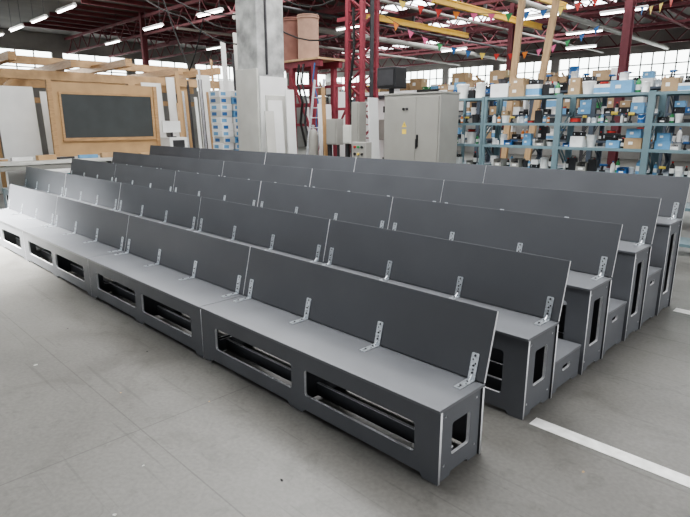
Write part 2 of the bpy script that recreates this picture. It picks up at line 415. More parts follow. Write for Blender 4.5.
def hcol(mt,w_):
    return M().box(-w_,w_,-w_-.02,-w_,0,7).box(-w_,w_,w_,w_+.02,0,7).box(-0.012,0.012,-w_,w_,0,7).box(-w_*2,w_*2,-w_*2,w_*2,0,0.03).mesh('hcol',mt)
hd=hcol(DRED,.10)
obj('steel_column',hcol(DRED,.10),None,(-5.75,16.6,0),label='dull red painted steel H section column behind the shelving',cat='column')
for (x,y) in [(-17.5,17.8),(-26,12.8),(-12.6,22.8)]:
    obj('steel_column',hd,None,(x,y,0),label='dark red steel H section column carrying a roof truss',cat='column')

pt=top('steel_gantry','red painted steel gantry frame carrying a timber deck','gantry',(0,0,0))
for x in (-14.7,-13.7,-12.7):
    for y in (11.5,12.3):
        obj('post',M().box(x-0.07,x+0.07,y-0.07,y+0.07,0,3.62).mesh('post',RED),pt)
for yy in (11.5,12.3):
    obj('beam',M().box(-14.9,-12.4,yy-.07,yy+.07,3.62,3.8).mesh('beam',RED),pt)
    for zz in (3.05,2.5,1.9): obj('beam',M().box(-14.63,-12.77,yy-.04,yy+.04,zz,zz+.08).mesh('beam',RED),pt)
obj('brace',M().beam((-14.7,11.42,0.4),(-13.7,11.42,2.2),0.07,0.05).mesh('brace',RED),pt)
obj('brace',M().beam((-13.7,11.42,3.4),(-12.7,11.42,1.6),0.07,0.05).mesh('brace',RED),pt)
obj('brace',M().beam((-12.7,11.5,1.0),(-12.7,12.3,2.6),0.06,0.05).mesh('brace',RED),pt)
obj('deck',M().box(-14.95,-12.35,11.35,12.45,3.8,3.86).mesh('deck',WOODL),pt)
for q,(x,mt) in enumerate([(-13.2,RUBBER),(-13.0,DARK),(-14.2,RUBBER),(-12.5,BLUE)]):
    obj('hose',M().tube([(x,11.34,3.7),(x-.05,11.30,3.2),(x+.2,11.27,2.6),(x+.1,11.27,2.0),(x+.3,11.3,1.3)],.035-.005*q).mesh('hose',mt),pt)
obj('motor',M().cyl((-14.4,11.25,2.75),(-14.0,11.25,2.75),.17).mesh('mo',DARK,True),pt)
for (x,mt,lab) in ((-14.15,TUBEB,'large brown cardboard drum on the timber deck'),(-13.4,TUBET,'large tan cardboard drum on the timber deck')):
    o=top('cardboard_drum',lab,'drum',(x,11.9,3.86))
    obj('body',M().lathe([(0,0),(0.32,0),(0.33,0.03),(0.32,0.05),(0.32,1.25),(0.335,1.27),(0.335,1.3),(0.0,1.3)],24).mesh('body',mt,True),o)
    obj('lid_ring',M().lathe([(0.325,1.2),(0.345,1.2),(0.345,1.24),(0.325,1.24)],24).mesh('ring',mt,True),o)
# second, lower red frame between gantry and tower, with clutter
pf=top('steel_frame','low red steel frame with cross bars by the tower','frame',(-11.9,11.6,0))
for x in (0,.9):
    obj('post',M().box(x-.05,x+.05,-.05,.05,0,3.1).mesh('post',RED),pf)
for zz in (3.0,2.35,1.6): obj('beam',M().box(.05,.85,-.04,.04,zz,zz+.08).mesh('beam',RED),pf)
obj('brace',M().beam((.05,-.06,1.7),(.85,-.06,2.95),.05,.04).mesh('brace',RED),pf)
c=top('heater_unit','dark box shaped air heater mounted on a post','heater',(-8.35,9.9,0))
obj('post',M().box(-.04,.04,-.04,.04,0,2.75).mesh('p',DARK),c); obj('housing',M().box(-.27,.27,-.2,.2,2.75,3.2).mesh('h',BLACK),c,bevel=.02)
obj('grille',M().box(-.22,.22,-.215,-.2,2.81,3.14).mesh('g',DARK),c)

c=top('ladder','aluminium ladder leaning near the red gantry','ladder',(-12.05,10.6,0))
for s_ in (-.2,.2): obj('rail',M().beam((s_,0,0),(s_,.5,3.2),.03,.07).mesh('r',ZINC),c)
for q in range(11):
    t_=(q+.7)/11.5; obj('rung',M().cyl((-.2,.5*t_,3.2*t_),(.2,.5*t_,3.2*t_),.016,seg=8).mesh('rg',ZINC),c)
for (x,y,mt,lab) in ((-11.45,10.3,CAB,'grey gas cylinder standing by the tower'),(-11.2,10.6,DARK,'dark gas cylinder standing by the tower')):
    c=top('gas_cylinder',lab,'gas cylinder',(x,y,0))
    obj('body',M().lathe([(0,0),(.12,0),(.13,.03),(.13,1.65),(.10,1.78),(.05,1.84),(0,1.84)],18).mesh('b',mt,True),c)
    obj('valve',M().cyl((0,0,1.84),(0,0,1.95),.02,seg=8).cyl((-.05,0,1.92),(.05,0,1.92),.018,seg=8).mesh('v',ZINC),c)
c=top('panel_saw','white upright panel saw machine with frame','machine',(-12.0,12.9,0))
obj('frame',M().box(0,2.0,0,.06,.3,2.9).mesh('f',WHITE),c); obj('rail',M().box(0,2.0,-.08,0,2.7,2.8).mesh('r',DARK),c); obj('rail',M().box(0,2.0,-.08,0,.5,.6).mesh('r',DARK),c)
obj('saw_head',M().box(.8,1.15,-.2,-.08,1.5,2.1).mesh('s',CAB),c,bevel=.02)
for x in (.1,1.9): obj('foot',M().box(x-.05,x+.05,-.2,.3,0,.3).mesh('ft',DARK),c)
obj('guide',M().box(.93,1.03,-.08,0,.6,2.7).mesh('g',ZINC),c)

# ---------------------------------------------------------------- electrical cabinet
c=top('electrical_cabinet','tall beige-grey metal electrical cabinet with small warning label','cabinet',(-7.45,8.6,0))
obj('body',M().box(0,1.36,0.02,0.62,0.1,2.53).mesh('body',CABS),c,bevel=0.008)
obj('plinth',M().box(0.02,1.34,0.04,0.60,0,0.1).mesh('plinth',DARK),c)
d=obj('door',M().box(.03,.81,-0.005,0.02,0.13,2.48).mesh('door',CAB),c,bevel=0.004)
d=obj('door',M().box(.814,1.33,-0.005,0.02,0.13,2.48).mesh('door',CAB),c,bevel=0.004)
obj('handle',M().box(.85,.88,-0.03,-0.005,1.55,1.78).box(.855,.875,-0.055,-0.035,1.52,1.70).cyl((.865,-.04,1.69),(.865,-.03,1.69),.014).mesh('handle',BLACK),d)
for q,(bx,bz,mm) in enumerate([(.52,2.26,BLACK),(.60,2.26,DARK)]):
    obj('dial',M().cyl((bx,-.005,bz),(bx,-.03,bz),.024,seg=14).mesh('dial',mm),c)
obj('warning_label',M().poly([(0.48,-0.007,1.92),(0.60,-0.007,1.92),(0.54,-0.007,2.03)]).mesh('wl',WARN),c)
obj('warning_mark',M().poly([(0.547,-0.0085,1.990),(0.527,-0.0085,1.960),(0.541,-0.0085,1.960),(0.535,-0.0085,1.932),(0.555,-0.0085,1.967),(0.542,-0.0085,1.967)]).mesh('wm',BLACK),c)
obj('paper_label',M().box(0.49,0.59,-0.008,-0.0055,1.79,1.88).mesh('wl',WARN),c)
for zz in (2.2,1.2,.3): obj('hinge',M().box(0.0,0.02,-0.02,0.02,zz,zz+.12).mesh('hinge',DARK),c)
obj('top_trim',M().box(-0.01,1.37,0.0,0.63,2.53,2.56).mesh('tt',CABS),c)
c=top('control_console','small grey control console with push buttons on a post','control panel',(-7.85,8.4,0))
obj('post',M().box(-0.04,0.04,-0.04,0.04,0.02,1.25).mesh('post',DARK),c); obj('base',M().box(-0.18,0.18,-0.18,0.18,0,0.02).mesh('base',DARK),c)
obj('housing',M().box(-0.2,0.2,-0.1,0.08,1.25,1.62).mesh('hs',CABS),c,bevel=0.01)
for j,(bx,bz,mm) in enumerate([(-0.1,1.52,REDP),(0,1.52,GREEN),(0.1,1.52,BLACK),(-0.1,1.38,BLACK),(0,1.38,WARN),(0.1,1.38,BLACK)]):
    obj('button',M().cyl((bx,-0.1,bz),(bx,-0.13,bz),0.025,seg=10).mesh('bt',mm),c)
for (x,y,z0,z1,w_,mt,lab) in ((-10.45,10.15,1.45,2.1,.20,CABS,'grey electrical distribution box on a stand'),(-9.65,9.9,1.5,1.95,.14,OFFW,'small white switch box on a stand'),(-8.7,9.2,1.5,2.45,.12,CAB,'narrow grey switch box on a stand')):
    c=top('distribution_box',lab,'electrical box',(x,y,0))
    obj('housing',M().box(-w_,w_,-0.12,0.12,z0,z1).mesh('h',mt),c,bevel=0.01)
    obj('door',M().box(-w_+.03,w_-.03,-0.14,-0.12,z0+.03,z1-.03).mesh('d',mt),c)
    obj('leg',M().box(-w_+.02,-w_+.07,-0.05,0.0,0,z0).mesh('s',DARK),c); obj('leg',M().box(w_-.07,w_-.02,-0.05,0.0,0,z0).mesh('s',DARK),c)

# ---------------------------------------------------------------- item templates
def t_box(col=CARD,lab='brown cardboard box with packing tape'):
    r=top('cardboard_box',lab,'box')
    obj('carton',M().box(-.2,.2,-.16,.16,0,.26).mesh('carton',col),r,bevel=0.004)
    obj('tape',M().box(-.202,.202,-.025,.025,.255,.262).box(-.202,-.2,-.025,.025,.18,.255).box(.2,.202,-.025,.025,.18,.255).mesh('tape',TAPE),r)
    obj('paper_label',M().box(-.1,.0,-.163,-.16,.1,.17).mesh('pl',PAPER),r)
    return r
def t_print():
    r=top('cardboard_box','white cardboard carton with blue printed band','box')
    obj('carton',M().box(-.2,.2,-.16,.16,0,.26).mesh('carton',PAPER),r,bevel=0.004)
    obj('printed_band',M().box(-.202,.202,-.162,.162,.03,.17).mesh('band',LBLUE),r)
    return r
def t_open():
    r=top('cardboard_box','open brown cardboard box with raised flaps','box')
    m=M(); m.box(-.2,.2,-.16,.16,0,.01); m.box(-.2,-.194,-.16,.16,.01,.22); m.box(.194,.2,-.16,.16,.01,.22); m.box(-.194,.194,-.16,-.154,.01,.22); m.box(-.194,.194,.154,.16,.01,.22)
    obj('carton',m.mesh('c',CARD),r)
    obj('flap',M().beam((0,-.157,.22),(0,-.24,.17),.38,.005,up=(1,0,0)).mesh('f',CARD),r); obj('flap',M().beam((0,.157,.22),(0,.2,.30),.38,.005,up=(1,0,0)).mesh('f',CARD),r)
    obj('contents',M().box(-.15,.1,-.1,.1,.01,.19).cyl((.14,0,.01),(.14,.02,.27),.03).mesh('ct',DARK),r); return r
def t_bin(mt,lab):
    r=top('storage_bin',lab,'storage bin')
    m=M(); m.box(-.12,.12,-.2,.2,0,.01); m.box(-.13,-.118,-.2,.2,0,.17); m.box(.118,.13,-.2,.2,0,.17); m.box(-.12,.12,.19,.2,0,.17); m.box(-.12,.12,-.2,-.188,0,.09)
    m.beam((-.124,-.19,.09),(-.124,-.12,.17),.012,.02); m.beam((.124,-.19,.09),(.124,-.12,.17),.012,.02)
    obj('tray',m.mesh('tray',mt),r)
    obj('label_holder',M().box(-.06,.06,-.206,-.2,.025,.065).mesh('lh',PAPER),r)
    obj('contents',M().box(-.11,.11,-.17,.18,.01,.08).cyl((-.05,-.1,.08),(-.05,.1,.1),.03,seg=8).cyl((.05,-.12,.085),(.03,.1,.09),.03,seg=8).mesh('ct',DARK),r)
    return r
def t_bottle(mt,cm,lab):
    r=top('bottle',lab,'bottle')
    obj('body',M().lathe([(0,0),(.045,0),(.05,.01),(.05,.17),(.042,.2),(.018,.225),(.018,.245),(0,.245)],14).mesh('b',mt,True),r)
    obj('cap',M().lathe([(0,.27),(.021,.27),(.022,.24),(0,.24)],12).mesh('c',cm,True),r)
    obj('label_band',M().lathe([(.0505,.05),(.0515,.05),(.0515,.14),(.0505,.14)],14).mesh('l',PAPER,True),r)
    return r
def t_can(mt,lab):
    r=top('paint_can',lab,'paint can')
    obj('body',M().lathe([(0,0),(.1,0),(.103,.008),(.1,.015),(.1,.215),(.104,.222),(.1,.23),(0,.225)],18).mesh('b',mt,True),r)
    obj('lid',M().lathe([(0,.236),(.08,.236),(.085,.226),(0,.226)],18).mesh('l',ZINC,True),r)
    obj('handle',M().tube([(.105*math.cos(math.pi*q/8),-.08-.03*math.sin(math.pi*q/8),.2-.09*math.sin(math.pi*q/8)) for q in range(9)],.004,5).mesh('h',ZINC),r); return r
def t_case(mt,lab):
    r=top('tool_case',lab,'tool case')
    obj('shell',M().box(-.2,.2,-.12,.12,0,.15).box(-.205,.205,-.125,.125,.07,.085).mesh('s',mt),r,bevel=.01)
    obj('handle',M().tube([(-.06,-.12,.08),(-.06,-.155,.08),(.06,-.155,.08),(.06,-.12,.08)],.009,6).mesh('h',BLACK),r)
    obj('latch',M().box(-.14,-.11,-.13,-.12,.05,.11).mesh('l',ZINC),r); obj('latch',M().box(.11,.14,-.13,-.12,.05,.11).mesh('l',ZINC),r)
    return r
def t_drill(mt,lab):
    r=top('power_drill',lab,'power tool')
    obj('body',M().cyl((-.1,0,.2),(.08,0,.2),.04,.035).mesh('b',mt,True),r)
    obj('chuck',M().cyl((.08,0,.2),(.13,0,.2),.028,.015).cyl((.13,0,.2),(.19,0,.2),.006).mesh('c',DARK),r)
    obj('grip',M().beam((-.05,0,.05),(-.03,0,.18),.05,.045).mesh('g',BLACK),r,bevel=.008)
    obj('battery',M().box(-.1,.02,-.04,.04,0,.05).mesh('ba',BLACK),r,bevel=.006); return r
def t_coil(mt,lab):
    r=top('cable_reel',lab,'cable reel')
    obj('coil',M().lathe([(.06,.02),(.12,.02),(.125,.05),(.12,.08),(.06,.08),(.06,.02)],18).mesh('c',mt,True),r)
    obj('flange',M().lathe([(0,0),(.14,0),(.14,.018),(0,.018)],18).mesh('f',DARK),r); obj('flange',M().lathe([(0,.08),(.14,.08),(.14,.098),(0,.098)],18).mesh('f',DARK),r)
    return r
def t_jerry():
    r=top('jerry_can','black plastic jerry can with red cap','canister')
    obj('body',M().prism([(-.08,0),(.08,0),(.08,.22),(.03,.28),(-.08,.28)],-.1,.1).mesh('b',BLACK),r,bevel=.012)
    obj('cap',M().cyl((0,.055,.25),(0,.075,.29),.022).mesh('c',REDP),r); obj('handle',M().tube([(-.07,0,.27),(-.05,0,.32),(.05,0,.32),(.07,0,.27)],.01,6).mesh('h',BLACK),r); return r
def t_tub(mt,lm,lab):
    r=top('plastic_tub',lab,'tub')
    obj('body',M().lathe([(0,0),(.10,0),(.13,.2),(0,.2)],18).mesh('b',mt,True),r)
    obj('lid',M().lathe([(0,.225),(.13,.225),(.137,.215),(.137,.2),(0,.2)],18).mesh('l',lm,True),r); return r
T={}
def reg(key,r,w,h,d): T[key]=[r,w,h,d,False]
reg('box',t_box(),.40,.26,.32); reg('print',t_print(),.40,.26,.32); reg('open',t_open(),.40,.28,.45)
reg('wbox',t_box(WHITE,'white cardboard box with packing tape'),.40,.26,.32)
reg('lbox',t_box(LBLUE,'light blue cardboard box with packing tape'),.40,.26,.32)
reg('dbox',t_box(INNER,'dark grey box with packing tape and label'),.40,.26,.32)
reg('bbin',t_bin(BLUE,'blue plastic open front storage bin'),.26,.17,.4); reg('ybin',t_bin(WARN,'yellow plastic open front storage bin'),.26,.17,.4)
reg('rbin',t_bin(REDP,'red plastic open front storage bin'),.26,.17,.4); reg('gbin',t_bin(CAB,'grey plastic open front storage bin'),.26,.17,.4)
reg('kbin',t_bin(BLACK,'black plastic open front storage bin'),.26,.17,.4); reg('wbin',t_bin(PAPER,'white plastic open front storage bin'),.26,.17,.4)
reg('bw',t_bottle(PAPER,BLUE,'white plastic bottle with blue cap'),.11,.27,.1); reg('bb',t_bottle(BLACK,REDP,'black plastic bottle with red cap'),.11,.27,.1); reg('bo',t_bottle(ORANGE,PAPER,'orange plastic bottle with white cap'),.11,.27,.1)
reg('bl',t_bottle(LBLUE,PAPER,'light blue plastic bottle with white cap'),.11,.27,.1); reg('bg',t_bottle(GREEN,BLACK,'green plastic bottle with black cap'),.11,.27,.1)
reg('can',t_can(PAPER,'white paint can with metal lid'),.22,.24,.26); reg('canz',t_can(ZINC,'bare metal paint can with wire handle'),.22,.24,.26); reg('canb',t_can(BLUE,'blue paint can with metal lid'),.22,.24,.26)
reg('case',t_case(BLACK,'black plastic tool case'),.41,.15,.3); reg('caseg',t_case(GREEN,'green plastic tool case'),.41,.15,.3); reg('caseo',t_case(ORANGE,'orange plastic tool case'),.41,.15,.3); reg('caseb',t_case(BLUE,'blue plastic tool case'),.41,.15,.3)
reg('dr',t_drill(BLUE,'blue cordless drill standing on its battery'),.3,.25,.1); reg('dry',t_drill(WARN,'yellow cordless drill standing on its battery'),.3,.25,.1)
reg('coil',t_coil(REDP,'small reel of red cable'),.28,.1,.28); reg('coilb',t_coil(BLACK,'small reel of black cable'),.28,.1,.28)
reg('jerry',t_jerry(),.21,.32,.17); reg('tub',t_tub(PAPER,WHITE,'white plastic tub with white lid'),.28,.225,.28); reg('tubk',t_tub(DARK,BLACK,'dark plastic tub with black lid'),.28,.225,.28)
def put(key,x,y,z,sc=(1,1,1),rz=0,group=None):
    e=T[key]
    if not e[4]:
        e[4]=True
        KC[e[0].name]=[(c,kids(c)) for c in kids(e[0])]
        o=e[0]; o.location=(x,y,z); o.rotation_euler=(0,0,rz); o.scale=sc
        if group: o['group']=group
        return o
    return clone(e[0],(x,y,z),(0,0,rz),sc,group=group)
def fill(x0,x1,yc,z,clear,keys,group,dens=0.97,sc=1.0,depth=.5,stack=True):
    x=x0; last=None
    while x<x1-0.08:
        k=random.choice(keys)
        if k==last: k=random.choice(keys)
        last=k
        _,w,h,d,_u=T[k]
        s=sc*random.uniform(0.55,1.12); sz=min(s*random.uniform(.75,1.45),clear/h*0.93)
        if x+w*s>x1:
            k=random.choice(['bw','bb','bo','bl','bg']); _,w,h,d,_u=T[k]; s=.8; sz=min(.9,clear/h*0.93)
            if x+w*s>x1: break
        sy=min(s,depth/d*.9)
        if random.random()<dens:
            yy=yc+random.uniform(-.06,.01)
            put(k,x+w*s/2,yy,z,(s,sy,sz),random.uniform(-.08,.08),group)
            top_=h*sz
            if stack and k in ('box','print','wbox','dbox','lbox','case','caseg','caseo','caseb','tub') and clear-top_>.09:
                k2=random.choice(['case','box','coil','dr','coilb','wbox','dry','tubk','can','lbox']); _,w2,h2,d2,_u=T[k2]
                s2=min(s,w*s/w2)*.85; put(k2,x+w*s/2,yy,z+top_*(1.01),(s2,min(s2,depth/d2*.85),min(s2,(clear-top_)/h2*.88)),random.uniform(-.08,.08),group)
        x+=w*s+random.uniform(0.0,0.015)

def rack(xs,y0,y1,levels,H,mt,label):
    r=top('shelving_rack',label,'shelving')
    for x in xs:
        for y in (y0,y1-0.05):
            obj('post',M().box(x-.025,x+.025,y,y+.05,0,H).mesh('post',mt),r)
    for a,b in zip(xs,xs[1:]):
        for z in levels:
            obj('shelf',M().box(a+.026,b-.026,y0,y0+.02,z-.045,z).box(a+.026,b-.026,y1-.02,y1,z-.045,z).box(a+.026,b-.026,y0+.02,y1-.02,z-.02,z).mesh('shelf',mt),r)
    for x in (xs[0],xs[-1]):
        z=.2; f=0
        m=M()
        while z<H-.5:
            m.beam((x,y0+.03 if f else y1-.03,z),(x,y1-.03 if f else y0+.03,z+.5),.02,.02); z+=.5; f=1-f
        obj('side_brace',m.mesh('sb',mt),r)
    return r
LV=[.2,.75,1.2,1.6,2.0,2.46]
for bi,(a,b) in enumerate([(-5.66,-4.27),(-4.22,-2.83),(-2.78,-1.39),(-6.48,-5.72)]):
    rack([a,b],9.45,10.05,LV,2.48,RACK,'blue-grey steel shelving rack crowded with workshop supplies')
    A=['bbin','kbin','gbin','bw','bb','can','dr','coilb','bl','canz','tub','jerry','tubk','bw','bb','bg','bo','lbox']
    B=['bw','bb','bo','bb','bg','can','canz','kbin','coil','dry','jerry','tub','tubk','bw','bl','canb']
    C=['bbin','kbin','wbin','gbin','case','tub','lbox','bb','bw','dr','bbin','wbox','box']
    D=['dr','dry','case','caseb','coil','coilb','bb','gbin','can','jerry','kbin','tub','tubk','wbox','bw','bl','bb']
    E=['print','wbox','print','bw','lbox','tub','box','print','can','jerry']
    sets=[E,A,D,C,B,E]
    for li,z in enumerate(LV):
        if li<2: continue
        clear=(LV[li+1]-z-.045) if li<5 else .34
        keys=sets[li]
        if (bi+li)%3==0 and li<5: keys=A
        fill(a+.05,b-.05,9.70,z,clear,keys,'supplies on the steel shelving',sc=.64 if li<5 else .88)
LV2=[.3,.95,1.6,2.2,2.75]
rack([-13.9,-12.5],14.2,14.9,LV2,2.77,RACKD,'dark steel shelving rack with boxes')
for a,b in [(-9.6,-8.15),(-8.1,-6.65),(-6.6,-5.15),(-5.1,-3.65),(-3.6,-2.15)]:
    rack([a,b],13.2,13.9,LV2,2.77,RACKD,'dark blue steel shelving rack with boxes and cans')
    for li in (2,3,4):
        fill(a+.05,b-.05,13.52,LV2[li],.5,['box','print','can','tubk','kbin','case','jerry','wbox','bb','tub','bw','canz','lbox','caseb'],'supplies on the second rack',sc=.82,depth=.6)
for li in (2,3,4): fill(-13.85,-12.55,14.52,LV2[li],.5,['box','print','dbox','case'],'supplies on the dark rack',sc=1.2,depth=.6)
for a in (-22,-20,-18,-16,-14,-12,-10,-8):
    b=a+1.95
    rack([a,b],20.0,20.9,[.3,1.4,2.5,3.4],3.42,DARK,'tall dark pallet racking loaded with cartons')
    for z in (2.5,3.4): fill(a+.05,b-.05,20.4,z,.7,['box','wbox','print','box','caseg','canb','open'],'cartons on the pallet racking',sc=1.5,depth=.8,stack=False)
for e in T.values():
    if not e[4]:
        for c in kids(e[0]): bpy.data.objects.remove(c)
        bpy.data.objects.remove(e[0])

for (x,y,lean,lab) in ((-7.0,12.6,.12,'tall pale timber post leaning upright behind the shelving'),(-6.45,12.6,.42,'tall pale timber board leaning at a slant behind the shelving')):
    obj('timber_post',M().beam((0,0,0),(lean,.25,4.9),.15,.08).mesh('tp',WOODL),None,(x,y,0),label=lab,cat='timber')

# ---------------------------------------------------------------- bunting
def bunting(p,q,sag,n,label,fs=1.1,off=0):
    p=Vector(p); q=Vector(q); r=top('bunting',label,'bunting')
    def P(t): v=p.lerp(q,t); v.z-=sag*4*t*(1-t); return v
    obj('cord',M().tube([P(i_/n) for i_ in range(n+1)],.007,5).mesh('cord',DARK),r)
    cols=[REDP,WARN,BLUE,GREEN,PINK,ORANGE]
    for i_ in range(1,n-1):
        a,b=P(i_/n),P((i_+.42)/n); mid=(a+b)/2
        tip=mid-Vector((0,0.02,(b-a).length*fs))
        obj('flag',M().poly([a,b,tip]).mesh('flag',cols[(i_*5+i_//3+off)%6]),r)
bunting((-9.95,11.2,4.75),(-5.85,16.4,4.9),1.05,17,'string of small coloured triangular flags')
bunting((-9.95,11.3,5.15),(-5.85,16.5,5.5),.55,14,'string of small multicoloured pennants under the roof',off=2)
bunting((-5.65,16.5,5.0),(-2.2,12.85,5.97),.6,11,'short string of coloured pennants by the steel column',off=3)

# ---------------------------------------------------------------- left: chalkboard
c=top('chalkboard','dark chalkboard set in a large pale wooden frame','chalkboard',(-17,5.48,1.06))
W,Hh=3.1,2.05
obj('backing_panel',M().box(-.05,0,0,W,0,Hh).mesh('bp',WOODP),c)
obj('writing_surface',M().box(0,.012,.28,W-.16,.52,Hh-.32).mesh('ws',CHALK),c)
m=M(); m.box(0,.03,.22,.28,.46,Hh-.26); m.box(0,.03,W-.16,W-.10,.46,Hh-.26); m.box(0,.03,.28,W-.16,Hh-.32,Hh-.26); m.box(0,.03,.28,W-.16,.46,.52)
obj('frame',m.mesh('fr',WOOD),c)
obj('edge_stile',M().box(-.08,.03,-.06,.06,0,Hh+.05).mesh('es',WOOD),c); obj('edge_stile',M().box(-.08,.03,W-.06,W+.06,0,Hh).mesh('es',WOOD),c)
obj('ledge',M().box(.0,.10,.2,W-.1,.43,.46).mesh('lg',WOOD),c)
c=top('workbench','long pale workbench with steel frame beside the benches','workbench',(-17.3,3.2,0))
obj('tabletop',M().box(0,1.9,0,6.3,.98,1.06).mesh('tt',OFFW),c,bevel=.005)
for x in (.1,1.8):
    for y in (.1,3.1,6.2): obj('leg',M().box(x-.05,x+.05,y-.05,y+.05,0,.98).mesh('lg',DARK),c)
obj('rail',M().box(1.75,1.85,.15,6.15,.84,.96).mesh('rl',CAB),c)
c=top('cardboard_box','small white carton with dark opening on the workbench','box',(-16.3,8.75,1.06))
obj('carton',M().box(-.3,.3,-.3,.3,0,.5).mesh('c',WHITE),c); obj('window',M().box(.3,.305,-.2,.2,.2,.42).mesh('w',DARK),c)
c=top('monitor','small screen with white casing on the workbench','monitor',(-16.35,8.72,1.56))
obj('stand',M().box(-.1,.1,-.1,.1,0,.03).box(-.02,.02,-.03,.03,.03,.15).mesh('s',DARK),c); obj('screen',M().box(-.02,.02,-.3,.3,.15,.5).mesh('s',WHITE),c)
for q in range(9):
    c=top('timber_offcut','pale timber offcut lying on the workbench','timber',(-15.95+.1*(q%3),3.7+.55*q,1.061),(0,0,.15*(q%4)),group='offcuts on the workbench')
    obj('board',M().box(-.06,.06,-.25,.25,0,.05+.04*(q%3)).mesh('o',[WOODL,WHITE,WOODP,DARK,LBLUE][q%5]),c,bevel=.003)
c=top('tool_cabinet','teal painted tool cabinet with drawers beside the bench rows','cabinet',(-15.35,3.1,0))
obj('body',M().box(-.0,.8,-.7,.0,.08,.92).mesh('b',TEAL),c,bevel=.01)
for q in range(4):
    d=obj('drawer',M().box(.8,.82,-.66,-.04,.14+q*.19,.30+q*.19).mesh('d',TEAL),c)
    obj('handle',M().box(.82,.84,-.5,-.2,.21+q*.19,.235+q*.19).mesh('h',ZINC),d)
obj('plinth',M().box(.03,.77,-.67,-.03,0,.08).mesh('pl',BLACK),c)
c=top('packing_crate','teal and white wrapped crate beside the bench rows','crate',(-15.2,4.2,0))
obj('body',M().box(0,.7,0,1.6,.12,.8).mesh('b',TEAL),c,bevel=.01)
for yy in (.1,1.3): obj('skid',M().box(0,.7,yy,yy+.2,0,.12).mesh('s',WOOD),c)
obj('lid',M().box(-.02,.72,-.02,1.62,.8,.86).mesh('l',WHITE),c)

def sheet(x,y,w,h,mt,lab,lean=.25):
    m=M(); m.beam((0,0,0),(-lean,0,h),w,.03,up=(1,0,0))
    return obj('sheet_panel',m.mesh('sp',mt),None,(x,y,.012),label=lab,cat='board',group='sheet panels leaning upright')
for (x,y,w,h,mt,lab) in [(-17.9,4.9,1.0,3.0,WHITE,'large white sheet panel leaning upright'),(-18.25,3.6,1.4,3.1,WHITE,'large white sheet panel leaning upright'),(-18.3,6.3,1.2,2.9,WHITE,'off-white sheet panel leaning upright'),
    (-18.1,9.15,.7,3.3,WHITE,'tall white board leaning upright'),(-17.9,9.75,.3,3.5,WHITE,'narrow white board leaning upright'),(-17.7,10.15,.3,3.1,WOODP,'narrow plywood board leaning upright'),
    (-17.4,10.75,.5,3.6,WHITE,'tall white board leaning upright'),(-16.9,9.45,.10,2.9,DARK,'dark metal profile leaning upright'),(-16.9,9.85,.08,3.2,DARK,'dark metal profile leaning upright'),(-16.9,9.65,.06,3.0,ZINC,'thin steel profile leaning upright'),
    (-16.8,10.25,.12,3.4,DARK,'dark metal profile leaning upright'),(-16.7,10.45,.08,3.0,WOODL,'thin timber batten leaning upright'),(-16.3,10.9,.18,4.6,WHITE,'very tall narrow white board'),(-16.1,11.25,.15,4.9,OFFW,'very tall narrow board'),(-15.9,11.0,.08,4.2,DARK,'tall dark profile leaning upright'),
    (-16.5,9.2,.07,2.6,WOODL,'thin timber batten leaning upright'),(-16.4,10.0,.06,3.7,ZINC,'thin steel profile leaning upright'),(-16.45,9.6,.05,3.3,DARK,'dark metal profile leaning upright'),
    (-16.6,9.3,.12,3.6,WOODP,'narrow plywood strip leaning upright'),(-16.3,9.75,.10,2.8,WHITE,'narrow white strip leaning upright'),(-16.2,10.35,.08,4.0,WOODL,'tall timber batten leaning upright'),
    (-17.7,12.2,1.2,3.5,WHITE,'tall white sheet panel')]:
    sheet(x,y,w,h,mt,lab)
for (x,y,w,h,mt,lab) in [(-14.6,13.4,.9,2.8,WHITE,'white sheet standing behind the gantry'),(-13.4,13.4,.8,3.0,WHITE,'white sheet standing behind the gantry'),(-12.6,13.5,.5,2.6,OFFW,'off-white sheet standing behind the gantry'),(-10.9,10.3,.12,2.9,WOODP,'plywood strip by the red tower'),(-12.4,10.4,.3,2.9,WHITE,'narrow white board leaning by the gantry'),
    (-12.45,9.9,.5,2.6,WHITE,'white board leaning beside the concrete column'),(-12.2,9.5,.3,2.3,OFFW,'off-white board leaning beside the concrete column'),(-11.6,11.0,.5,2.5,WHITE,'white sheet leaning by the low red frame'),(-9.4,10.6,.35,2.6,WHITE,'white sheet leaning beside the red tower')]:
    sheet(x,y,w,h,mt,lab,lean=.15)

hh=.19
for q in range(15):
    for yy in (-.23,.23):
        c=top('carton','small white pack with blue label stacked in a pile','box',(-15.0+random.uniform(-.05,.05),9.95+yy+random.uniform(-.02,.02),.02+q*(hh+.006)),(0,0,random.uniform(-.05,.05)),group='pile of white packs with blue labels')
        obj('body',M().box(-.28,.28,-.2,.2,0,hh).mesh('b',[WHITE,WHITE,OFFW,LBLUE][(q*2+(yy>0))%4 if q%3 else 0]),c,bevel=.006)
        obj('printed_panel',M().box(.28,.283,-.15,.02,.04,.14).mesh('p',BLUE if q%2 else LBLUE),c)
        obj('printed_panel',M().box(-.2,.05,-.203,-.2,.04,.14).mesh('p',BLUE if q%2 else LBLUE),c)
c=top('pallet','wooden pallet under the pack pile','pallet',(-15.0,9.95,0)); obj('deck',M().box(-.5,.5,-.5,.5,.0,.018).mesh('d',WOOD),c)

